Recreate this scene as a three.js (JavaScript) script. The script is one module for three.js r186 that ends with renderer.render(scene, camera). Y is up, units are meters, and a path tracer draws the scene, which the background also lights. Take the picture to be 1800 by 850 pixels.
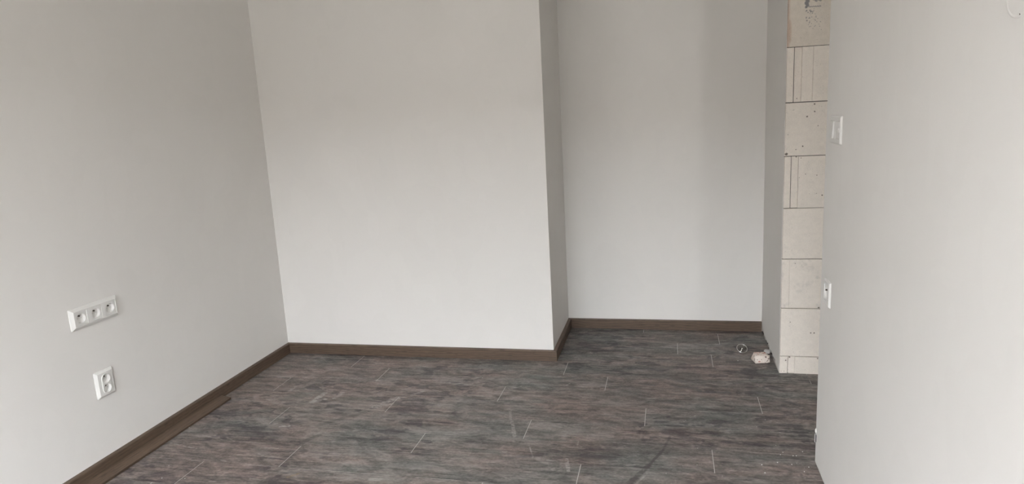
import * as THREE from 'three';
import { RoundedBoxGeometry } from 'three/addons/geometries/RoundedBoxGeometry.js';
import { mergeGeometries, mergeVertices } from 'three/addons/utils/BufferGeometryUtils.js';
import { RectAreaLightUniformsLib } from 'three/addons/lights/RectAreaLightUniformsLib.js';

// ------------------------------------------------------------------ camera, sky, lights, exposure
const scene = new THREE.Scene();
const camera = new THREE.PerspectiveCamera(2 * Math.atan(425 / 1189.45) * 180 / Math.PI, 1800 / 850, 0.05, 200);
camera.rotation.order = 'YXZ';
camera.rotation.set(-0.1889, 0.2336, -0.053);
camera.position.set(2.2796, 1.3694, 3.534);
scene.add(camera);

const renderer = new THREE.WebGLRenderer({ antialias: true });
renderer.toneMapping = THREE.LinearToneMapping;
renderer.toneMappingExposure = 0.82;
renderer.shadowMap.enabled = true;
RectAreaLightUniformsLib.init();

{ // overcast sky: three times brighter at the zenith than at the horizon, slightly blue
  const w = 64, h = 32, data = new Float32Array(w * h * 4), Z = 46.0;
  for (let j = 0; j < h; j++) {
    const el = ((j + 0.5) / h - 0.5) * Math.PI, l = Z * (1 + 2 * Math.max(0, Math.sin(el))) / 3;
    for (let i = 0; i < w; i++) data.set([l * 0.965, l * 1.0, l * 1.055, 1], (j * w + i) * 4);
  }
  const t = new THREE.DataTexture(data, w, h, THREE.RGBAFormat, THREE.FloatType);
  t.mapping = THREE.EquirectangularReflectionMapping;
  t.magFilter = t.minFilter = THREE.LinearFilter;
  t.needsUpdate = true;
  scene.background = t;
}
function areaLight(name, color, intensity, w, h, at, to) {
  const l = new THREE.RectAreaLight(color, intensity, w, h);
  l.name = name; l.position.set(...at); l.lookAt(...to); scene.add(l);
  return l;
}
// room window behind the camera, and the hall window beyond the doorway
areaLight('window_daylight', new THREE.Color().setRGB(0.965, 1, 1.055), 2.2, 2.0, 1.3, [1.525, 1.6, 4.62], [1.45, -1.6, 2.2]);
areaLight('hall_daylight', new THREE.Color().setRGB(1, 0.98, 0.95), 16, 0.36, 0.65, [4.22, 1.36, 2.71], [2.7, 0.2, 0.0]);

// ------------------------------------------------------------------ measures of the room (metres)
const W = 2.813, BW = 1.6441, ND = 0.5901, ZJ = 0.0758, ZN = 0.9664;   // right wall, width of the projection, depth of the niche, doorway
const HB = 0.0597, TB = 0.0195, CEIL = 2.62, ZB = 4.55, WT = 0.2, HX = 4.2, HZ0 = -0.8, HZ1 = 3.8, DOORTOP = 2.05;
const WIN = { x0: 0.45, x1: 2.6, y0: 0.85, y1: 2.3 };
const HW = { z0: 2.50, z1: 2.92, y0: 1.0, y1: 1.75 };
const PW = 0.1797, PL = 1.2165, PZ0 = -0.5143;

// ------------------------------------------------------------------ helpers
let seed = 20240517;
const rnd = () => { seed = (seed * 1664525 + 1013904223) >>> 0; return seed / 4294967296; };
const hash = (x, y) => { let h = Math.imul(x, 374761393) + Math.imul(y, 668265263) | 0; h = Math.imul(h ^ (h >>> 13), 1274126177); return ((h ^ (h >>> 16)) >>> 0) / 4294967296; };
function vn(x, y) {
  const i = Math.floor(x), j = Math.floor(y); let u = x - i, v = y - j;
  u = u * u * (3 - 2 * u); v = v * v * (3 - 2 * v);
  const a = hash(i, j), b = hash(i + 1, j), c = hash(i, j + 1), d = hash(i + 1, j + 1);
  return a + (b - a) * u + (c - a) * v + (a - b - c + d) * u * v;
}
const fbm = (x, y) => 0.5 * vn(x, y) + 0.3 * vn(x * 2.1 + 7.3, y * 2.1 + 1.7) + 0.2 * vn(x * 4.3 + 3.1, y * 4.3 + 9.2);
const sat = (v) => Math.min(1, Math.max(0, v));
const step = (a, b, v) => { const t = sat((v - a) / (b - a)); return t * t * (3 - 2 * t); };
function texture(w, h, fn, srgb = true) {
  const d = new Uint8Array(w * h * 4);
  for (let j = 0; j < h; j++) for (let i = 0; i < w; i++) {
    const c = fn(i, j), k = (j * w + i) * 4;
    d[k] = sat(c[0] / 255) * 255; d[k + 1] = sat(c[1] / 255) * 255; d[k + 2] = sat(c[2] / 255) * 255; d[k + 3] = 255;
  }
  const t = new THREE.DataTexture(d, w, h, THREE.RGBAFormat, THREE.UnsignedByteType);
  t.wrapS = t.wrapT = THREE.MirroredRepeatWrapping; t.magFilter = THREE.LinearFilter; t.minFilter = THREE.LinearMipmapLinearFilter; t.generateMipmaps = true;
  if (srgb) t.colorSpace = THREE.SRGBColorSpace;
  t.needsUpdate = true;
  return t;
}
const used = {};
const numbered = (n) => { used[n] = (used[n] ?? -1) + 1; return used[n] ? `${n}_${String(used[n]).padStart(3, '0')}` : n; };
function mesh(name, geo, mat, parent) {
  const m = new THREE.Mesh(geo, mat);
  m.name = parent ? name : numbered(name); m.castShadow = m.receiveShadow = true;
  (parent ?? scene).add(m);
  return m;
}
function group(name, [x, y, z] = [0, 0, 0], turn = 0) {
  const g = new THREE.Group(); g.name = numbered(name); g.position.set(x, y, z); g.rotation.y = turn; scene.add(g);
  return g;
}
const structure = (o, label, category) => { o.userData = { kind: 'structure', label, category }; return o; };
const tag = (o, label, category, grp) => { o.userData = { label, category }; if (grp) o.userData.group = grp; return o; };
function box(x0, x1, y0, y1, z0, z1) {
  const g = new THREE.BoxGeometry(x1 - x0, y1 - y0, z1 - z0); g.translate((x0 + x1) / 2, (y0 + y1) / 2, (z0 + z1) / 2);
  return g;
}
const flat = (gs) => mergeGeometries(gs.map((g) => { const k = g.index ? g.toNonIndexed() : g; for (const n of Object.keys(k.attributes)) if (!['position', 'normal', 'uv'].includes(n)) k.deleteAttribute(n); return k; }));
// uv in metres on the plane a surface faces most
function metreUV(g, s = 1, ox = 0, oy = 0) {
  const p = g.attributes.position, n = g.attributes.normal, uv = new Float32Array(p.count * 2);
  for (let i = 0; i < p.count; i++) {
    const a = Math.abs(n.getX(i)), b = Math.abs(n.getY(i)), c = Math.abs(n.getZ(i));
    const [u, v] = b > a && b > c ? [p.getX(i), p.getZ(i)] : a > c ? [p.getZ(i), p.getY(i)] : [p.getX(i), p.getY(i)];
    uv[2 * i] = u * s + ox; uv[2 * i + 1] = v * s + oy;
  }
  g.setAttribute('uv', new THREE.BufferAttribute(uv, 2));
  return g;
}

// ------------------------------------------------------------------ materials
const paintBump = texture(512, 512, (i, j) => { const v = 110 + 60 * fbm(i / 3.2, j / 3.2) + 60 * fbm(i / 40, j / 90); return [v, v, v]; }, false);
paintBump.repeat.set(1 / 0.8, 1 / 0.8);
const paintTone = texture(512, 512, (i, j) => { const v = 250 + 5 * fbm(i / 70, j / 110); return [v, v, v]; });
paintTone.repeat.set(1 / 1.7, 1 / 1.7);
const paint = new THREE.MeshStandardMaterial({ color: new THREE.Color().setRGB(0.866, 0.845, 0.812), roughness: 0.62, map: paintTone, bumpMap: paintBump, bumpScale: 0.00025 });
const rawPlaster = new THREE.MeshStandardMaterial({ color: new THREE.Color().setRGB(0.66, 0.65, 0.63), roughness: 0.95, bumpMap: paintBump, bumpScale: 0.002 });
const core = new THREE.MeshStandardMaterial({ color: new THREE.Color().setRGB(0.10, 0.095, 0.09), roughness: 1 });
const ceilingPaint = new THREE.MeshStandardMaterial({ color: new THREE.Color().setRGB(0.80, 0.78, 0.75), roughness: 0.9 });
const outdoors = new THREE.MeshStandardMaterial({ color: new THREE.Color().setRGB(0.08, 0.072, 0.054), roughness: 1 });

// dark oak skirting
const oakMap = texture(1024, 128, (i, j) => {
  const x = i / 1024 * 2.0, y = j / 128 * 0.25, w = y + 0.060 * vn(x * 2.6, y * 5) + 0.016 * vn(x * 9, y * 18);
  const ring = 0.5 + 0.5 * Math.sin(w * 330 + 5 * vn(x * 2, 5)), fine = vn(x * 40, y * 900), pore = step(0.72, 0.9, vn(x * 22, y * 420));
  const t = 0.36 * ring * 0.5 + 0.3 * fine + 0.35 * fbm(x * 3, y * 30), k = 0.79 + 0.5 * t - 0.2 * pore;
  return [112 * k, 96 * k, 82 * k];
});
const oak = new THREE.MeshStandardMaterial({ color: new THREE.Color().setRGB(0.66, 0.61, 0.575), roughness: 0.55, map: oakMap });

// floor: dark grey-brown vinyl boards under building dust, footprints and scuffs
const FX0 = -0.03, FX1 = 3.03, FZ0 = -0.62, FZ1 = 1.62, FW = 2048, FH = 1500;
const marks = [["lt",0.529,0.673,0.538,0.568,0.016,0.5],["lt",0.546,0.665,0.576,0.634,0.0125,0.45],["lt",0.621,0.622,0.635,0.55,0.01,0.35],["lt",0.87,0.689,0.945,0.581,0.0155,0.4],["lt",0.887,0.7,0.934,0.656,0.012,0.35],["lt",1.007,0.54,1.048,0.486,0.0105,0.3],["lt",0.516,0.944,0.554,0.934,0.008,0.55],["lt",0.561,0.424,0.768,0.372,0.0115,0.2],["lt",0.333,0.552,0.334,0.508,0.0105,0.3],["dk",0.693,0.912,0.859,0.748,0.0165,0.25],["dk",0.696,1.092,0.744,1.006,0.017,0.3],["dk",0.694,1.216,0.753,1.145,0.018,0.35],["dk",0.906,0.987,1.005,1.094,0.0075,0.25],["dk",1.108,1.03,1.221,1.066,0.0195,0.2],["ye",0.798,1.351,0.826,1.322,0.008,0.35],["lt",1.14,1.322,1.176,1.317,0.012,0.35],["lt",1.545,0.664,1.569,0.757,0.006,0.3],["lt",1.577,0.768,1.623,0.915,0.0085,0.35],["dk",1.33,1.038,1.491,0.942,0.014,0.3],["bl",1.627,1.091,1.782,1.043,0.011,0.3],["dk",2.274,0.826,2.246,0.947,0.0055,0.35],["dk",2.246,0.947,2.192,1.08,0.007,0.5],["dk",2.192,1.08,2.121,1.225,0.013,0.55],["lt",2.187,1.14,2.15,1.217,0.004,0.35],["lt",1.698,0.977,1.734,1.073,0.003,0.4],["lt",1.87,1.069,1.89,1.158,0.007,0.4],["lt",1.899,0.957,1.898,0.917,0.003,0.3],["lt",2.523,0.214,2.559,0.239,0.0145,0.25],["dk",2.315,0.121,2.479,0.137,0.0045,0.5],["dk",2.479,0.137,2.628,0.16,0.0045,0.35],["bl",2.414,0.344,2.545,0.351,0.017,0.4],["bl",2.127,0.282,2.197,0.297,0.011,0.35],["bl",2.28,0.296,2.402,0.311,0.0145,0.3],["br",1.826,0.398,1.855,0.402,0.014,0.3],["br",1.972,0.431,2.011,0.44,0.01,0.3],["br",2.146,0.426,2.179,0.436,0.01,0.3],["br",2.214,0.478,2.253,0.48,0.0125,0.3],["br",2.306,0.448,2.37,0.454,0.013,0.3],["br",2.172,0.817,2.219,0.791,0.013,0.3],["br",2.278,0.778,2.345,0.749,0.013,0.35],["dk",2.42,0.761,2.47,0.771,0.0105,0.3],["dk",2.461,0.654,2.508,0.659,0.0115,0.35],["dk",2.205,0.666,2.316,0.613,0.0085,0.3],["dk",2.394,0.527,2.455,0.544,0.009,0.35],["dk",2.467,0.555,2.577,0.56,0.009,0.35],["dk",2.499,0.924,2.52,0.926,0.006,0.5],["bl",2.789,0.422,2.844,0.459,0.0155,0.3],["dk",2.625,0.768,2.716,0.751,0.0075,0.25],["lt",2.673,0.651,2.691,0.638,0.011,0.25],["lt",2.718,0.741,2.771,0.714,0.003,0.4],["bl",1.978,-0.22,2.058,-0.226,0.0235,0.3],["lt",1.82,-0.132,1.838,-0.142,0.0095,0.5],["dk",2.162,0.031,2.198,0.02,0.0125,0.35],["dk",2.095,0.004,2.097,-0.005,0.006,0.5],["dk",2.114,-0.472,2.117,-0.472,0.0055,0.6],["dk",2.155,-0.464,2.158,-0.464,0.005,0.6],["lt",1.271,0.292,1.294,0.274,0.0065,0.45],["dk",1.43,0.502,1.465,0.525,0.0135,0.3],["dk",1.51,0.41,1.572,0.424,0.0105,0.35],["dk",1.727,0.308,1.789,0.331,0.0145,0.35],["lt",1.761,0.341,1.775,0.318,0.0055,0.4],["lt",1.507,0.395,1.533,0.378,0.007,0.35],["dk",1.6,0.688,1.652,0.682,0.0085,0.3],["gr",1.548,0.234,1.708,0.28,0.023,0.35],["gr",1.244,0.263,1.374,0.282,0.0195,0.3],["gr",0.359,0.65,0.504,0.564,0.033,0.3],["gr",0.659,0.618,0.836,0.599,0.0295,0.3],["gr",1.344,0.705,1.456,0.711,0.0175,0.3],["gr",1.686,0.918,1.882,0.919,0.0125,0.35],["gr",1.47,1.045,1.594,1.053,0.0165,0.3],["lt",0.06,1.073,0.217,1.082,0.003,0.3],["lt",0.098,1.156,0.255,1.188,0.0035,0.35],["lt",0.192,1.068,0.35,1.103,0.003,0.3],["dk",0.061,0.831,0.27,0.858,0.009,0.3],["dk",0.262,1.198,0.503,1.202,0.007,0.25],["lt",0.367,0.956,0.405,0.946,0.0055,0.3],["bl",0.075,0.716,0.145,0.673,0.0165,0.3],["gr",0.221,0.832,0.348,0.786,0.024,0.3]];
const jointAt = { '-1': 0.9, 0: 2.5534, 1: 1.1, 2: 2.4956, 3: 1.7268, 4: 1.9602, 5: 1.4572, 6: 0.949, 7: 0.4454, 8: 1.2201, 9: 0.7154, 10: 0.3646 };
const jointOf = (r) => jointAt[r] ?? PL * hash(r, 77);
const floorMap = (() => {
  const f = new Float32Array(FW * FH * 3);
  for (let j = 0; j < FH; j++) {
    const z = FZ0 + (j + 0.5) / FH * (FZ1 - FZ0), r = Math.floor((z - PZ0) / PW), ja = jointOf(r);
    for (let i = 0; i < FW; i++) {
      const x = FX0 + (i + 0.5) / FW * (FX1 - FX0), c = Math.floor((x - ja) / PL);
      const h1 = hash(r * 13 + 5, c * 7 + 3), h2 = hash(r * 5 + 11, c * 17 + 1), off = h1 * 40;
      // wood print: long streaks and cathedral veins
      const wz = z + 0.010 * (vn(x * 4 + off, z * 12) - 0.5) + 0.03 * (vn(x * 1.3 + off, z * 5) - 0.5);
      const streak = fbm(x * 3.2 + off, wz * 95), fine = vn(x * 26 + off, z * 330), vein = step(0.62, 0.8, vn(x * 2.4 + off * 2, wz * 44));
      const hue = sat(0.60 + 2.2 * (fbm(x * 3.2 + 17, z * 8.5 + 29) - 0.5) + 0.35 * (h2 - 0.5));
      const sw = vn(x * 9 + 50, z * 14 + 20) * 3, swirl = fbm(x * 17 + sw + 70, z * 38 + sw * 1.3), fleck = vn(x * 130, z * 210) - 0.5 + 0.7 * (vn(x * 300, z * 420) - 0.5);
      let k = 1.02 + 0.44 * (streak - 0.5) + 0.24 * (fine - 0.5) - 0.12 * vein + 0.06 * (h1 - 0.5) + 0.55 * (swirl - 0.5) + 0.24 * fleck;
      // dust, swept along the boards, with the brighter lit middle painted in
      const d1 = fbm(x * 5 + 31, z * 13 + 8), d2 = fbm(x * 17 + 3, z * 42 + 5), d3 = vn(x * 90, z * 170);
      const litMiddle = 0.20 * Math.exp(-((x - 1.05) ** 2) / 0.9 - ((z - 0.8) ** 2) / 0.35) - 0.07;   // denser dust patches paint in the stronger light on the middle of the floor
      const dust = 0.7 * step(0.42 - litMiddle, 0.7 - litMiddle, d1) * step(0.3 - litMiddle, 0.62 - litMiddle, d2) + 0.25 * step(0.55, 0.8, d2) * d3 + 0.45 * step(0.45 - litMiddle, 0.6 - litMiddle, d1) * step(0.52, 0.72, vn(x * 45 + 13, z * 130 + 4)) * vn(x * 11, z * 25);
      k += 0.02;
      let R = (99 + 14 * hue) * k, G = (98.5 + 3 * hue) * k, B = (95 + 1 * hue) * k;
      R += (165 - R) * dust * 0.42; G += (160 - G) * dust * 0.42; B += (154 - B) * dust * 0.42;
      const wet = step(0.57, 0.64, fbm(x * 11 + 90 + sw * 0.3, z * 27 + 40)) * step(0.35, 0.55, vn(x * 2.6 + 5, z * 4));
      R *= 1 - 0.24 * wet; G *= 1 - 0.25 * wet; B *= 1 - 0.22 * wet;
      const q = (j * FW + i) * 3; f[q] = R; f[q + 1] = G; f[q + 2] = B;
    }
  }
  const tone = { lt: [176, 172, 165], dk: [52, 47, 47], br: [66, 53, 51], bl: [54, 57, 63], gr: [92, 97, 91], ye: [150, 126, 84] };
  const px = FW / (FX1 - FX0), pz = FH / (FZ1 - FZ0);
  const paintMark = (type, x1, z1, x2, z2, w, a) => {
    const [cr, cg, cb] = tone[type], m = w * 2.2, soft = type === 'lt' ? 0.35 : 0.6;
    const i0 = Math.max(0, Math.floor((Math.min(x1, x2) - m - FX0) * px)), i1 = Math.min(FW - 1, Math.ceil((Math.max(x1, x2) + m - FX0) * px));
    const j0 = Math.max(0, Math.floor((Math.min(z1, z2) - m - FZ0) * pz)), j1 = Math.min(FH - 1, Math.ceil((Math.max(z1, z2) + m - FZ0) * pz));
    const dx = x2 - x1, dz = z2 - z1, L = dx * dx + dz * dz + 1e-9;
    for (let j = j0; j <= j1; j++) for (let i = i0; i <= i1; i++) {
      const x = FX0 + (i + 0.5) / px, z = FZ0 + (j + 0.5) / pz, t = sat(((x - x1) * dx + (z - z1) * dz) / L);
      const d = Math.hypot(x - x1 - t * dx, z - z1 - t * dz) / w + 0.9 * (fbm(x * 30 + 11, z * 60) - 0.5);
      const v = a * step(1.15, 1.15 - soft, d) * (0.75 + 0.45 * vn(x * 40, z * 260)) * (type === 'lt' ? 1.45 * step(0.25, 0.6, fbm(x * 70 + 5, z * 130)) : step(0.15, 0.5, fbm(x * 35 + 9, z * 80)));
      if (v <= 0) continue;
      const q = (j * FW + i) * 3; f[q] += (cr - f[q]) * v; f[q + 1] += (cg - f[q + 1]) * v; f[q + 2] += (cb - f[q + 2]) * v;
    }
  };
  for (const m of marks) paintMark(...m);
  for (let n = 0; n < 520; n++) { // short scuffs and shoe marks all over
    const x = rnd() * 2.8, z = -0.5 + rnd() * 2.1, a = (rnd() - 0.5) * 1.0, l = 0.015 + 0.06 * rnd(), ty = rnd() < 0.38 ? 'lt' : rnd() < 0.5 ? 'dk' : 'br';
    paintMark(ty, x, z, x + l * Math.cos(a), z + l * Math.sin(a), ty === 'lt' ? 0.0015 + 0.004 * rnd() : 0.006 + 0.012 * rnd(), 0.12 + 0.22 * rnd());
  }
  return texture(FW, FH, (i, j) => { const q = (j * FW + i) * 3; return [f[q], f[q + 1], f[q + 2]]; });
})();
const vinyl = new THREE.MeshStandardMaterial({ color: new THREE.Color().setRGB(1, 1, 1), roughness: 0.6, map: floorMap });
const dustMap = texture(1024, 256, (i, j) => { const v = 84 + 112 * step(0.42, 0.62, fbm(i / 46, j / 20)); return [v, v * 0.975, v * 0.94]; });
const jointDust = new THREE.MeshStandardMaterial({ color: 0xffffff, roughness: 1, map: dustMap });

// aerated concrete block faces of the doorway reveal
const specks = [[2.9426,1.3333,0.0043],[2.9436,1.2993,0.0038],[2.9119,1.2773,0.0048],[2.8957,1.14,0.0038],[2.8658,1.1251,0.0024],[2.8231,1.1052,0.0072],[2.8286,1.1963,0.0019],[2.9604,1.2328,0.0024],[2.8648,1.3636,0.0029],[2.9881,0.9044,0.0036],[2.9119,1.0073,0.0022],[2.9625,1.0003,0.0026],[2.8844,0.9918,0.0017],[2.877,0.5702,0.0022],[2.8802,0.5501,0.0014],[2.9902,0.3458,0.0048],[2.8606,0.2701,0.0024],[2.9574,0.2159,0.0038],[2.9731,0.2163,0.0038],[2.993,0.0828,0.0036],[2.8438,0.0688,0.0036],[2.8623,0.0845,0.0048],[2.8234,0.0102,0.0017],[2.837,0.0107,0.0017],[2.9626,0.9133,0.0019],[2.8896,1.0838,0.0024],[2.8692,1.09,0.0029]];
const blockMap = (() => {
  const w = 256, h = 2048, f = new Float32Array(w * h * 3);
  for (let j = 0; j < h; j++) for (let i = 0; i < w; i++) {
    const x = i / w * 0.25, y = j / h * 2.1, c = Math.floor((y - 0.0913) / 0.251);
    let k = 0.975 + 0.05 * fbm(x * 60, y * 60) + 0.03 * (vn(x * 400, y * 400) - 0.5) + 0.03 * (hash(c, 5) - 0.5);
    if (vn(x * 300, y * 300) > 0.93 && vn(x * 25, y * 25) > 0.55) k *= 0.86;
    let R = 226 * k, G = 218 * k, B = 208 * k;
    if (c === 6) { const s = step(0.028, 0.012, x + 0.012 * vn(x * 60, y * 30)); R -= 22 * s; G -= 34 * s; B -= 38 * s; R -= 10; G -= 11; B -= 13; }
    if (c === 1) { const s = 0.5 * step(0.5, 0.75, fbm(x * 28 + 2, y * 28)); R -= 26 * s; G -= 24 * s; B -= 22 * s; }
    const q = (j * w + i) * 3; f[q] = R; f[q + 1] = G; f[q + 2] = B;
  }
  const spot = (X, Y, r, col, a) => {
    const ci = (X - W) / 0.25 * w, cj = Y / 2.1 * h, ri = r / 0.25 * w + 2, rj = r / 2.1 * h + 2;
    for (let j = Math.max(0, Math.floor(cj - rj)); j <= Math.min(h - 1, cj + rj); j++) for (let i = Math.max(0, Math.floor(ci - ri)); i <= Math.min(w - 1, ci + ri); i++) {
      const d = Math.hypot((i - ci) / w * 0.25, (j - cj) / h * 2.1) / r + 0.5 * (vn(i / 2.3, j / 2.3) - 0.5), v = a * step(1.1, 0.6, d), q = (j * w + i) * 3;
      f[q] += (col[0] - f[q]) * v; f[q + 1] += (col[1] - f[q + 1]) * v; f[q + 2] += (col[2] - f[q + 2]) * v;
    }
  };
  const cement = [134, 132, 132];
  for (const [x, y, r] of specks) spot(x, y, r, [92, 82, 74], 0.85);
  for (let k = 0; k < 12; k++) spot(2.897 + 0.004 * Math.sin(k), 1.80 - k * 0.0028, 0.009 - k * 0.0003, cement, 0.9);   // mortar smear
  for (let k = 0; k < 22; k++) spot(2.905 + k * 0.0024, 1.770 + 0.001 * Math.sin(k * 1.7), 0.0022, cement, 0.8);
  for (let k = 0; k < 6; k++) spot(2.925 + 0.006 * k, 1.800 - 0.003 * (k % 3), 0.005, cement, 0.7);
  for (let k = 0; k < 46; k++) { const t = rnd(); spot(2.893 + 0.05 * rnd() * (0.5 + t), 1.755 - 0.09 * t * t, 0.0018 + 0.0022 * rnd() * (1 - t), cement, 0.8); }
  return texture(w, h, (i, j) => { const q = (j * w + i) * 3; return [f[q], f[q + 1], f[q + 2]]; });
})();
const blockMat = new THREE.MeshStandardMaterial({ color: 0xffffff, roughness: 0.95, map: blockMap });
const whitePlastic = new THREE.MeshStandardMaterial({ color: new THREE.Color().setRGB(0.80, 0.79, 0.76), roughness: 0.3 });
const greyPlastic = new THREE.MeshStandardMaterial({ color: new THREE.Color().setRGB(0.60, 0.595, 0.58), roughness: 0.35 });
const steel = new THREE.MeshStandardMaterial({ color: new THREE.Color().setRGB(0.16, 0.14, 0.12), metalness: 1, roughness: 0.45 });
const darkHole = new THREE.MeshStandardMaterial({ color: new THREE.Color().setRGB(0.02, 0.02, 0.02), roughness: 1 });

// ------------------------------------------------------------------ the setting
const addWall = (name, geos, label) => structure(mesh(name, metreUV(flat(geos)), paint), label, 'wall');
addWall('wall_left', [box(-0.2, 0, -0.05, CEIL, 0, ZB)], 'plain white painted wall with two socket plates and a loose board at its foot');
addWall('wall_projection', [box(-0.2, BW, -0.05, CEIL, -ND - 0.2, 0)], 'white painted wall block standing proud between the corner and the recess');
addWall('wall_back', [box(BW, W + WT, -0.05, CEIL, -ND - 0.2, -ND)], 'white painted wall at the back of the recess');
addWall('wall_front', [box(-0.2, WIN.x0, -0.05, CEIL, ZB, ZB + 0.3), box(WIN.x1, W + WT, -0.05, CEIL, ZB, ZB + 0.3), box(WIN.x0, WIN.x1, -0.05, WIN.y0, ZB, ZB + 0.3), box(WIN.x0, WIN.x1, WIN.y1, CEIL, ZB, ZB + 0.3)], 'white wall with the window opening behind the viewer');
structure(mesh('ceiling', box(-0.2, HX + 0.2, CEIL, CEIL + 0.2, Math.min(-ND - 0.2, HZ0 - 0.2), ZB + 0.3), ceilingPaint), 'plain white ceiling', 'ceiling');

// plaster sheet in the (z, y) plane with a ragged foot, facing the room; thickness t towards +X
function plasterSheet(z0, z1, t, rough, y1 = CEIL) {
  const s = new THREE.Shape(), n = Math.ceil((z1 - z0) / 0.006);
  s.moveTo(z0, y1); s.lineTo(z0, 0.002);
  for (let k = 1; k < n; k++) { const z = z0 + (z1 - z0) * k / n; s.lineTo(z, 0.001 + rough * Math.pow(fbm(z * 34 + 3, 2.2), 2) * (0.7 + 0.6 * hash(k, 9))); }
  s.lineTo(z1, 0.002); s.lineTo(z1, y1); s.closePath();
  const g = new THREE.ExtrudeGeometry(s, { depth: t, bevelEnabled: false });
  g.rotateY(-Math.PI / 2); g.translate(W + t, 0, 0);   // shape x -> z, extrusion -> -x
  return g;
}
{ // right wall between the doorway and the window wall
  const g = group('wall_right');
  structure(g, 'white painted wall with a light switch and a socket beside the doorway', 'wall');
  mesh('plaster', metreUV(flat([plasterSheet(ZN, ZB, 0.012, 0.006)])), paint, g);
  mesh('core', flat([box(W + 0.012, W + WT - 0.012, 0, CEIL, ZN + 0.012, ZB)]), core, g);
  mesh('plaster', metreUV(flat([box(W + WT - 0.012, W + WT, 0, CEIL, ZN, ZB), box(W + 0.012, W + WT - 0.012, 0, CEIL, ZN, ZN + 0.012)])), paint, g);
  mesh('lintel', metreUV(flat([box(W, W + WT, DOORTOP, CEIL, ZJ, ZN)])), paint, g);
  // drip of plaster and the small open slit low on the doorway edge
  const lump = new THREE.IcosahedronGeometry(0.0075, 2); lump.scale(0.6, 1.4, 0.8); lump.translate(W - 0.0005, 0.128, ZN + 0.004);
  mesh('plaster_lump', lump, paint, g);
  mesh('corner_bead', new RoundedBoxGeometry(0.003, 0.034, 0.006, 2, 0.0012).translate(W - 0.0035, 0.098, ZN + 0.003), rawPlaster, g);
  mesh('slit', box(W - 0.0012, W + 0.002, 0.084, 0.112, ZN + 0.001, ZN + 0.009), darkHole, g);
}
{ // short wall right of the recess, ending in the bare block reveal of the doorway
  const g = group('wall_recess');
  structure(g, 'short white wall of the recess ending in bare cream blocks at the doorway', 'wall');
  mesh('plaster', metreUV(flat([plasterSheet(-ND, ZJ - 0.0008, 0.0015, 0.05)])), paint, g);
  mesh('core', flat([box(W + 0.02, W + WT - 0.012, 0, CEIL, -ND, ZJ - 0.2), box(W + 0.0016, W + 0.0205, 0.035, CEIL, -ND, ZJ - 0.15)]), core, g);
  mesh('core', flat([box(W + 0.02, W + WT - 0.012, 0, DOORTOP, ZJ - 0.2, ZJ - 0.012)]), core, g);
  mesh('plaster', metreUV(flat([box(W + WT - 0.004, W + WT, 0, CEIL, -ND, ZJ)])), paint, g);
  const edges = [0]; for (let k = 0; k < 8; k++) edges.push(0.0913 + 0.251 * k); edges.push(DOORTOP);
  const channel = { 0: [[2.8524, 2.8873, 0.005]], 4: [[2.845, 2.880, 0.007]], 6: [[2.847, 2.8835, 0.007], [2.930, 2.9325, 0.003]], 2: [[2.851, 2.8525, 0.0015]] };
  for (let k = 0; k + 1 < edges.length; k++) {
    const x0 = W + 0.0030, x1 = W + WT - 0.0045, jt = (k % 3) * 0.0006, y0 = edges[k] + (k ? 0.0012 : 0.0), y1 = edges[k + 1] - 0.0014 - jt, zf = ZJ - 0.0015 * hash(k, 3), c = 0.0016;
    const s = new THREE.Shape();
    s.moveTo(x0, ZJ - 0.15); s.lineTo(x0, zf - c); s.lineTo(x0 + c, zf);
    for (const [a, b, d] of channel[k] ?? []) { s.lineTo(a, zf); if (b - a > 0.01) { s.lineTo(a, zf - d * 2.2); s.lineTo(a + 0.0035, zf - d * 2.2); s.lineTo(a + 0.004, zf - d); s.lineTo(b - 0.0012, zf - d); } else s.lineTo((a + b) / 2, zf - d); s.lineTo(b, zf); }
    s.lineTo(x1 - c, zf); s.lineTo(x1, zf - c); s.lineTo(x1, ZJ - 0.15); s.closePath();
    const b = new THREE.ExtrudeGeometry(s, { depth: y1 - y0 - 0.0016, bevelEnabled: true, bevelThickness: 0.0008, bevelSize: 0.0008, bevelOffset: -0.0008, bevelSegments: 1 });
    b.rotateX(Math.PI / 2); b.translate(0, y1 - 0.0008, 0); // shape y -> z, extrusion -> -y
    const p = b.attributes.position, uv = b.attributes.uv;
    for (let i = 0; i < p.count; i++) uv.setXY(i, (p.getX(i) - W) / 0.25, p.getY(i) / 2.1);
    mesh('block', b, blockMat, g);
  }
}
// hall beyond the doorway
addWall('wall_hall', [box(W + WT, HX + 0.2, -0.05, CEIL, HZ0 - 0.2, HZ0), box(W + WT, HX + 0.2, -0.05, CEIL, HZ1, HZ1 + 0.2), box(HX, HX + 0.1, -0.05, CEIL, HZ0, HW.z0), box(HX, HX + 0.1, -0.05, CEIL, HW.z1, HZ1), box(HX, HX + 0.1, -0.05, HW.y0, HW.z0, HW.z1), box(HX, HX + 0.1, HW.y1, CEIL, HW.z0, HW.z1)], 'white walls of the hall beyond the doorway');
structure(mesh('added_sky_blocker', box(-14, 18, -0.3, 4.3, 16, 16.3), new THREE.MeshStandardMaterial({ color: new THREE.Color().setRGB(0.13, 0.108, 0.085), roughness: 1 })), 'added unseen wall that blocks the low sky outside the window', 'wall');  // added out of view to block low sky and darken the upper room walls
structure(mesh('ground', box(-30, 34, -0.5, -0.3, ZB + 0.31, 60), outdoors), 'open ground outside the window', 'ground');

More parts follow.
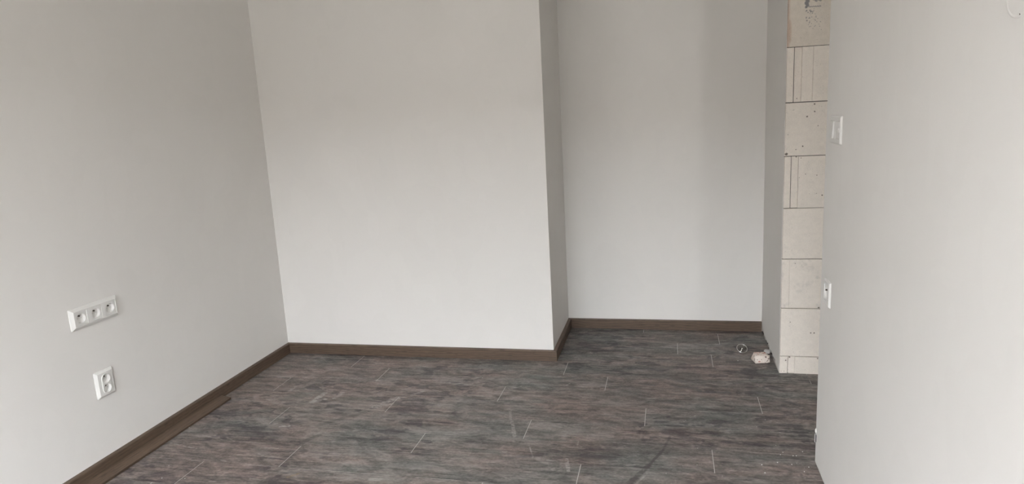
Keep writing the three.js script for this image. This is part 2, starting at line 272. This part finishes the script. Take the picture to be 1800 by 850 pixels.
{ // floor boards
  const g = group('floor');
  structure(g, 'dusty dark grey-brown wood-look floor boards covered in footprints', 'floor');
  mesh('joint_dust', metreUV(flat([box(-0.1, HX + 0.1, -0.05, -0.0005, -ND - 0.1, ZB)]), 0.5), jointDust, g);
  const ends = [];
  const regions = [[BW, W, -ND, 0], [0, W, 0, ZB], [W, W + WT, ZJ, ZN], [W + WT, HX, HZ0, HZ1]];
  for (let r = -2; PZ0 + r * PW < ZB; r++) {
    const z0 = PZ0 + r * PW + 0.0010, z1 = z0 + PW - 0.0020, ja = jointOf(r);
    for (let c = Math.floor(-ja / PL) - 1; ja + c * PL < HX; c++) {
      const x0 = ja + c * PL + 0.0014, x1 = x0 + PL - 0.0028, parts = [];
      for (const [a, b, d, e] of regions) {
        const xa = Math.max(x0, a), xb = Math.min(x1, b), za = Math.max(z0, d), zb = Math.min(z1, e);
        if (xb - xa > 0.002 && zb - za > 0.002) parts.push(box(xa, xb, -0.006, 0, za, zb));
      }
      if (!parts.length) continue;
      const m = flat(parts), p = m.attributes.position, uv = m.attributes.uv;
      for (let i = 0; i < p.count; i++) uv.setXY(i, (p.getX(i) - FX0) / (FX1 - FX0), (p.getZ(i) - FZ0) / (FZ1 - FZ0));
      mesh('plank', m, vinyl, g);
      if (x0 > 0.03 && x0 < W - 0.02 && !(x0 < BW && z0 < 0)) ends.push(box(x0 - 0.0028, x0, -0.004, -0.0003, z0, z1));
    }
  }
  mesh('end_joint_dust', flat(ends), new THREE.MeshStandardMaterial({ color: new THREE.Color().setRGB(0.50, 0.48, 0.45), roughness: 1 }), g);
}
// skirting: one profile swept along each run (length along local x, back at z = 0), ends cut or mitred
function skirting(name, len, at, turn, label, m0 = 0, m1 = 0, shift = 0) {
  const pr = [[0, 0], [TB, 0], [TB, HB - 0.004], [TB - 0.0012, HB - 0.0012], [TB - 0.004, HB], [0, HB]];
  const pos = [], uv = [], idx = [], n = pr.length;
  const vert = (u, [d, y], e) => { pos.push(u, y, d); uv.push((u + shift) / 2.0, (y + d * 0.6 + shift * 0.3) / 0.25); };
  for (let k = 0; k < n; k++) { const a = pr[k], b = pr[(k + 1) % n], o = pos.length / 3; vert(m0 * a[0], a); vert(len + m1 * a[0], a); vert(len + m1 * b[0], b); vert(m0 * b[0], b); idx.push(o, o + 1, o + 2, o, o + 2, o + 3); }
  for (const e of [0, 1]) { const o = pos.length / 3; for (const a of pr) vert(e ? len + m1 * a[0] : m0 * a[0], a); for (let k = 1; k + 1 < n; k++) e ? idx.push(o, o + k, o + k + 1) : idx.push(o, o + k + 1, o + k); }
  const g = new THREE.BufferGeometry(); g.setAttribute('position', new THREE.Float32BufferAttribute(pos, 3)); g.setAttribute('uv', new THREE.Float32BufferAttribute(uv, 2)); g.setIndex(idx); g.computeVertexNormals();
  const o = mesh(name, g, oak); o.position.set(...at); o.rotation.y = turn;
  return structure(o, label, 'baseboard');
}
skirting('baseboard_left', ZB, [0, 0.0015, ZB], Math.PI / 2, 'dark wood skirting board along the wall with the socket plates', 0, -1, 0.3);
skirting('baseboard_projection', BW, [0, 0.0015, 0], 0, 'brown wood skirting board along the front of the projecting wall', 1, 1, 1.1);
skirting('baseboard_return', ND, [BW, 0.0015, 0], Math.PI / 2, 'short dark skirting board on the side of the projecting wall', -1, -1, 2.3);
skirting('baseboard_back', W - BW - 0.003, [BW, 0.0015, -ND], 0, 'brown wood skirting board at the back of the recess', 1, 0, 3.4);

// ------------------------------------------------------------------ objects
{ // loose strip of skirting lying in the corner of floor and left wall
  const len = 1.35, wd = 0.0585, th = 0.011;
  const g = new RoundedBoxGeometry(wd, th, len, 2, 0.0012);
  metreUV(g); const p = g.attributes.position, uv = g.attributes.uv; for (let i = 0; i < p.count; i++) uv.setXY(i, p.getZ(i) / 2 + 0.4, p.getX(i) / 0.25 + 0.35);
  const lift = 0.011, tilt = Math.asin(lift / wd);
  g.translate(-wd / 2, th / 2, len / 2); g.rotateZ(-tilt);
  const o = mesh('wood_strip', g, oak); o.position.set(0.0772, 0.0006, 0.690);
  tag(o, 'loose dark wood strip leaning along the skirting under the socket plates', 'wood strip');
}
function roundedRect(w, h, r, path = new THREE.Shape()) {
  const x = -w / 2, y = -h / 2;
  path.moveTo(x + r, y); path.lineTo(x + w - r, y); path.absarc(x + w - r, y + r, r, -Math.PI / 2, 0); path.lineTo(x + w, y + h - r); path.absarc(x + w - r, y + h - r, r, 0, Math.PI / 2);
  path.lineTo(x + r, y + h); path.absarc(x + r, y + h - r, r, Math.PI / 2, Math.PI); path.lineTo(x, y + r); path.absarc(x + r, y + r, r, Math.PI, Math.PI * 1.5);
  return path;
}
const moved = (s, dx, dy) => new THREE.Path(s.getPoints(10).map((p) => new THREE.Vector2(p.x + dx, p.y + dy)));
// bevelled plate of thickness t with openings, back on z = 0
function plate(w, h, r, t, bevel, holes = [], inset = bevel) {
  const s = roundedRect(w - 2 * inset, h - 2 * inset, r); s.holes.push(...holes);
  const g = new THREE.ExtrudeGeometry(s, { depth: 0.001, bevelEnabled: true, bevelThickness: t - 0.001, bevelSize: inset, bevelSegments: 1, curveSegments: 8 });
  // keep only the front bevel: press the back half flat
  const p = g.attributes.position; for (let i = 0; i < p.count; i++) if (p.getZ(i) < 0) p.setZ(i, 0);
  g.computeVertexNormals();
  return g;
}
// frame with sloping outer faces and straight opening: outline at the wall (w x h) narrows to the front
function frame(w, h, t, slope, openings, r = 0.003) {
  const pos = [], front = roundedRect(w - 2 * slope, h - 2 * slope, Math.max(r - slope, 0.0015)).getPoints(4), back = roundedRect(w, h, r).getPoints(4);
  const n = Math.min(front.length, back.length);
  const quad = (a, b, c, d) => pos.push(...a, ...b, ...c, ...a, ...c, ...d);
  for (let k = 0; k < n; k++) {
    const a = back[k], b = back[(k + 1) % n], c = front[(k + 1) % n], d = front[k], e = t * 0.3;
    quad([a.x, a.y, 0], [b.x, b.y, 0], [b.x, b.y, e], [a.x, a.y, e]);
    quad([a.x, a.y, e], [b.x, b.y, e], [c.x, c.y, t], [d.x, d.y, t]);
  }
  const skin = new THREE.BufferGeometry(); skin.setAttribute('position', new THREE.Float32BufferAttribute(pos, 3)); skin.computeVertexNormals();
  skin.setAttribute('uv', new THREE.Float32BufferAttribute(new Float32Array(pos.length / 3 * 2), 2));
  const f = new THREE.Shape(front); f.holes.push(...openings);
  const face = new THREE.ExtrudeGeometry(f, { depth: 0.0045, bevelEnabled: false, curveSegments: 10 }); face.translate(0, 0, t - 0.0045);
  return flat([skin, face]);
}
const PIN = new THREE.CylinderGeometry(0.0031, 0.0031, 0.0065, 12); PIN.rotateX(Math.PI / 2);
const HOLE = new THREE.CylinderGeometry(0.0026, 0.0026, 0.0006, 12); HOLE.rotateX(Math.PI / 2);
function well(r, depth, front) { // round dish of a socket: lathe about z
  const pts = [[0, -depth], [r * 0.82, -depth], [r * 0.93, -depth + 0.0012], [r, -0.0004], [r + 0.0006, 0]].map(([a, b]) => new THREE.Vector2(a, b));
  const g = new THREE.LatheGeometry(pts, 36); g.rotateX(Math.PI / 2); g.translate(0, 0, front);
  return g;
}
function contacts(parent, x, y, floorZ) {
  const pin = mesh('earth_pin', PIN, steel, parent); pin.position.set(x - 0.0025, y + 0.0100, floorZ + 0.0035);
  for (const s of [-1, 1]) { const hl = mesh('contact_hole', HOLE, greyPlastic, parent); hl.position.set(x + s * 0.0095, y, floorZ + 0.0003); }
}
const circle = (r, x = 0, y = 0) => { const p = new THREE.Path(); p.absarc(x, y, r, 0, Math.PI * 2, true); return p; };
const squareHole = (s, x, y) => moved(roundedRect(s, s, 0.001), x, y);
function socketPlate(name, count, w, h, t, pitch, at, turn, label) {
  const g = group(name, at, turn); tag(g, label, 'socket');
  const xs = Array.from({ length: count }, (_, k) => (k - (count - 1) / 2) * pitch), S = 0.0565;
  mesh('frame', frame(w, h, t, count > 1 ? 0.0118 : 0.004, xs.map((x) => squareHole(S, x, 0))), whitePlastic, g);
  for (const x of xs) {
    const sh = roundedRect(S - 0.0012, S - 0.0012, 0.001); sh.holes.push(circle(0.0200));
    const ins = mesh('socket_insert', flat([new THREE.ExtrudeGeometry(sh, { depth: 0.004, bevelEnabled: true, bevelSize: 0.0004, bevelThickness: 0.0004, bevelOffset: -0.0004, bevelSegments: 1, curveSegments: 14 }).translate(0, 0, t - 0.0060), well(0.0200, t - 0.0026, t - 0.0016)]), whitePlastic, g);
    ins.position.x = x;
    contacts(ins, 0, 0, 0.0010);
  }
  return g;
}
socketPlate('triple_socket', 3, 0.234, 0.087, 0.0135, 0.0725, [0.0002, 0.6605, 1.3425], Math.PI / 2, 'wide white triple socket plate on the left wall above the double socket');
{ // double socket with one oval insert
  const t = 0.011, g = group('double_socket', [0.0002, 0.3627, 1.3505], Math.PI / 2);
  tag(g, 'upright white double socket with an oval insert, below the triple socket plate', 'socket');
  mesh('cover', frame(0.092, 0.1135, t, 0.009, [moved(roundedRect(0.0445, 0.0865, 0.0222), 0, 0)], 0.006), whitePlastic, g);
  const sh = roundedRect(0.044, 0.086, 0.0219); sh.holes.push(circle(0.0186, 0, 0.0207), circle(0.0186, 0, -0.0207));
  const ins = mesh('socket_insert', flat([new THREE.ExtrudeGeometry(sh, { depth: 0.006, bevelEnabled: true, bevelSize: 0.0012, bevelThickness: 0.0012, bevelOffset: -0.0012, bevelSegments: 2, curveSegments: 16 }).translate(0, 0, 0.0075), well(0.0186, 0.0125, 0.0142).translate(0, 0.0207, 0), well(0.0186, 0.0125, 0.0142).translate(0, -0.0207, 0)]), whitePlastic, g);
  for (const y of [0.0207, -0.0207]) contacts(ins, 0, y, 0.0018);
}
socketPlate('single_socket', 1, 0.087, 0.089, 0.0068, 0, [W - 0.0002, 0.6975, 1.0785], -Math.PI / 2, 'single white socket low on the right wall beside the doorway');
{ // two-gang light switch plate
  const t = 0.0062, g = group('light_switch', [W - 0.0002, 1.2585, 1.117], -Math.PI / 2);
  tag(g, 'wide white two-gang light switch on the right wall beside the doorway', 'light switch');
  const S = 0.0575, P = 0.0355;
  mesh('frame', frame(0.146, 0.090, t, 0.0035, [squareHole(S, -P, 0), squareHole(S, P, 0)], 0.003), whitePlastic, g);
  mesh('mount', new THREE.BoxGeometry(P * 2 + S - 0.001, S - 0.001, 0.0025).translate(0, 0, 0.0015), greyPlastic, g);
  const far = mesh('rocker', new RoundedBoxGeometry(S - 0.002, S - 0.0024, 0.007, 2, 0.001), whitePlastic, g); far.position.set(-P, 0, 0.0078); far.rotation.x = -0.085;
  const near = mesh('rocker', new RoundedBoxGeometry(S - 0.002, S - 0.0024, 0.005, 2, 0.001), whitePlastic, g); near.position.set(P, 0, 0.0032); near.rotation.x = 0.02;
  mesh('indicator', new RoundedBoxGeometry(0.006, 0.014, 0.005, 2, 0.001), whitePlastic, near).position.set(0.021, 0.001, 0.004);
}
{ // round blank cover high on the right wall
  const g = group('round_cover', [W - 0.0002, 1.513, 2.278], -Math.PI / 2);
  tag(g, 'round white blank cover high on the right wall, far from the doorway', 'wall cover');
  const pr = [[0, 0.0030], [0.0335, 0.0030], [0.0345, 0.0022], [0.0362, 0.0022], [0.0372, 0.0034], [0.0398, 0.0026], [0.0408, 0]].map(([a, b]) => new THREE.Vector2(a, b));
  const l = new THREE.LatheGeometry(pr, 48); l.rotateX(Math.PI / 2);
  mesh('cap', l, paint, g);
  const sc = mesh('screw', new THREE.CylinderGeometry(0.0013, 0.0013, 0.0012, 10).rotateX(Math.PI / 2), steel, g); sc.position.set(0.0127, -0.0355, 0.0028);
}
{ // shiny round cap on the floor of the recess
  const g = group('metal_disc', [2.660, 0, -0.205], 0.25);
  tag(g, 'small shiny round metal disc with a pale rim lying on the recess floor', 'disc'); g.scale.setScalar(1.1);
  const tilt = new THREE.Matrix4().makeRotationX(0.62), up = new THREE.Matrix4().makeTranslation(0, 0.0165, 0);
  const lathe = (pts, seg = 40) => new THREE.LatheGeometry(pts.map(([a, b]) => new THREE.Vector2(a, b)), seg).applyMatrix4(tilt).applyMatrix4(up);
  mesh('dish', lathe([[0.0, 0.0035], [0.010, 0.0032], [0.018, 0.0055], [0.0245, 0.0105], [0.0252, 0.0100], [0.019, 0.004], [0.010, 0.0012], [0, 0.0012]]), new THREE.MeshStandardMaterial({ color: new THREE.Color().setRGB(0.22, 0.21, 0.2), metalness: 1, roughness: 0.22 }), g);
  const ring = new THREE.TorusGeometry(0.0250, 0.0016, 10, 44); ring.rotateX(Math.PI / 2); ring.translate(0, 0.0105, 0); ring.applyMatrix4(tilt).applyMatrix4(up);
  mesh('rim', ring, new THREE.MeshStandardMaterial({ color: new THREE.Color().setRGB(0.85, 0.85, 0.84), metalness: 1, roughness: 0.2 }), g);
  mesh('knob', lathe([[0, 0.0135], [0.003, 0.0132], [0.0052, 0.011], [0.006, 0.007], [0.006, 0.003]], 20), new THREE.MeshStandardMaterial({ color: new THREE.Color().setRGB(0.55, 0.53, 0.5), metalness: 1, roughness: 0.12 }), g);
}
function chunk(w, h, d, rough, s) { // broken lump: noisy rounded block resting on y = 0
  const g = mergeVertices(new RoundedBoxGeometry(w, h, d, 7, Math.min(w, h, d) * 0.22)), p = g.attributes.position;
  for (let i = 0; i < p.count; i++) {
    const x = p.getX(i), y = p.getY(i), z = p.getZ(i), k = 1 + rough * (vn(x * 60 + s, y * 60 + z * 45) + 0.6 * vn(x * 140 + z * 90, y * 140 + s) - 0.8), top = y > 0 ? 0.84 + 0.2 * vn(x * 30 + s, z * 30) : 1;
    p.setXYZ(i, x * k * top, y > 0 ? y * k : y, z * k * top);
  }
  g.computeVertexNormals(); g.computeBoundingBox(); g.translate(0, -g.boundingBox.min.y, 0);
  return g;
}
{
  const rubbleMap = texture(256, 256, (i, j) => {
    const a = fbm(i / 26, j / 26), b = fbm(i / 12 + 20, j / 12), c = vn(i / 5, j / 5), red = step(0.47, 0.55, a) * (0.35 + 0.65 * step(0.35, 0.6, b)), dk = step(0.66, 0.71, fbm(i / 15 + 50, j / 15));
    let R = 226 + 18 * c, G = 216 + 18 * c, B = 208 + 18 * c;
    R += (186 - R) * red; G += (134 - G) * red; B += (122 - B) * red; R += (96 - R) * dk; G += (78 - G) * dk; B += (66 - B) * dk;
    return [R, G, B];
  });
  const o = mesh('masonry_chunk', metreUV(chunk(0.080, 0.046, 0.070, 0.13, 3.1), 5.5, 0.1, 0.32), new THREE.MeshStandardMaterial({ color: new THREE.Color().setRGB(0.95, 0.93, 0.91), roughness: 0.95, map: rubbleMap }));
  o.position.set(2.744, 0, -0.078); o.rotation.y = 0.2;
  tag(o, 'broken white and reddish chunk of masonry on the floor beside the doorway blocks', 'rubble');
  const q = mesh('plaster_fragment', chunk(0.032, 0.017, 0.026, 0.35, 8.4), rawPlaster); q.position.set(2.7945, 0, -0.215); q.rotation.y = -0.4;
  tag(q, 'small grey plaster fragment at the ragged foot of the recess wall', 'rubble');
}
{ // plaster crumbs on the boards
  const spots = [[2.618,1.078],[2.744,0.99],[2.752,0.933],[0.381,1.42],[0.282,1.43],[2.706,0.912],[2.694,0.931],[2.781,0.897],[2.724,1.002],[2.614,1.02],[2.76,1.051],[2.782,1.015],[2.74,0.934],[2.674,0.995],[2.629,-0.077],[2.633,0.699],[0.079,1.008],[0.238,1.337],[1.307,0.288]], gs = [];
  for (const [x, z] of spots) { const r = 0.0012 + 0.0012 * rnd(), c = new THREE.IcosahedronGeometry(r, 0); c.scale(1 + rnd() * 0.6, 0.7, 1); c.rotateY(rnd() * 6); c.translate(x, r * 0.6, z); gs.push(c); }
  for (let k = 0; k < 18; k++) { const r = 0.0006 + 0.0006 * rnd(), c = new THREE.IcosahedronGeometry(r, 0); c.translate(2.25 + 0.55 * rnd(), r * 0.7, 0.55 + 0.6 * rnd()); gs.push(c); }
  const o = mesh('plaster_crumbs', flat(gs), new THREE.MeshStandardMaterial({ color: new THREE.Color().setRGB(0.8, 0.79, 0.77), roughness: 1 }));
  tag(o, 'tiny white plaster crumbs scattered over the floor boards', 'crumbs'); o.userData.kind = 'stuff';
}
renderer.render(scene, camera);
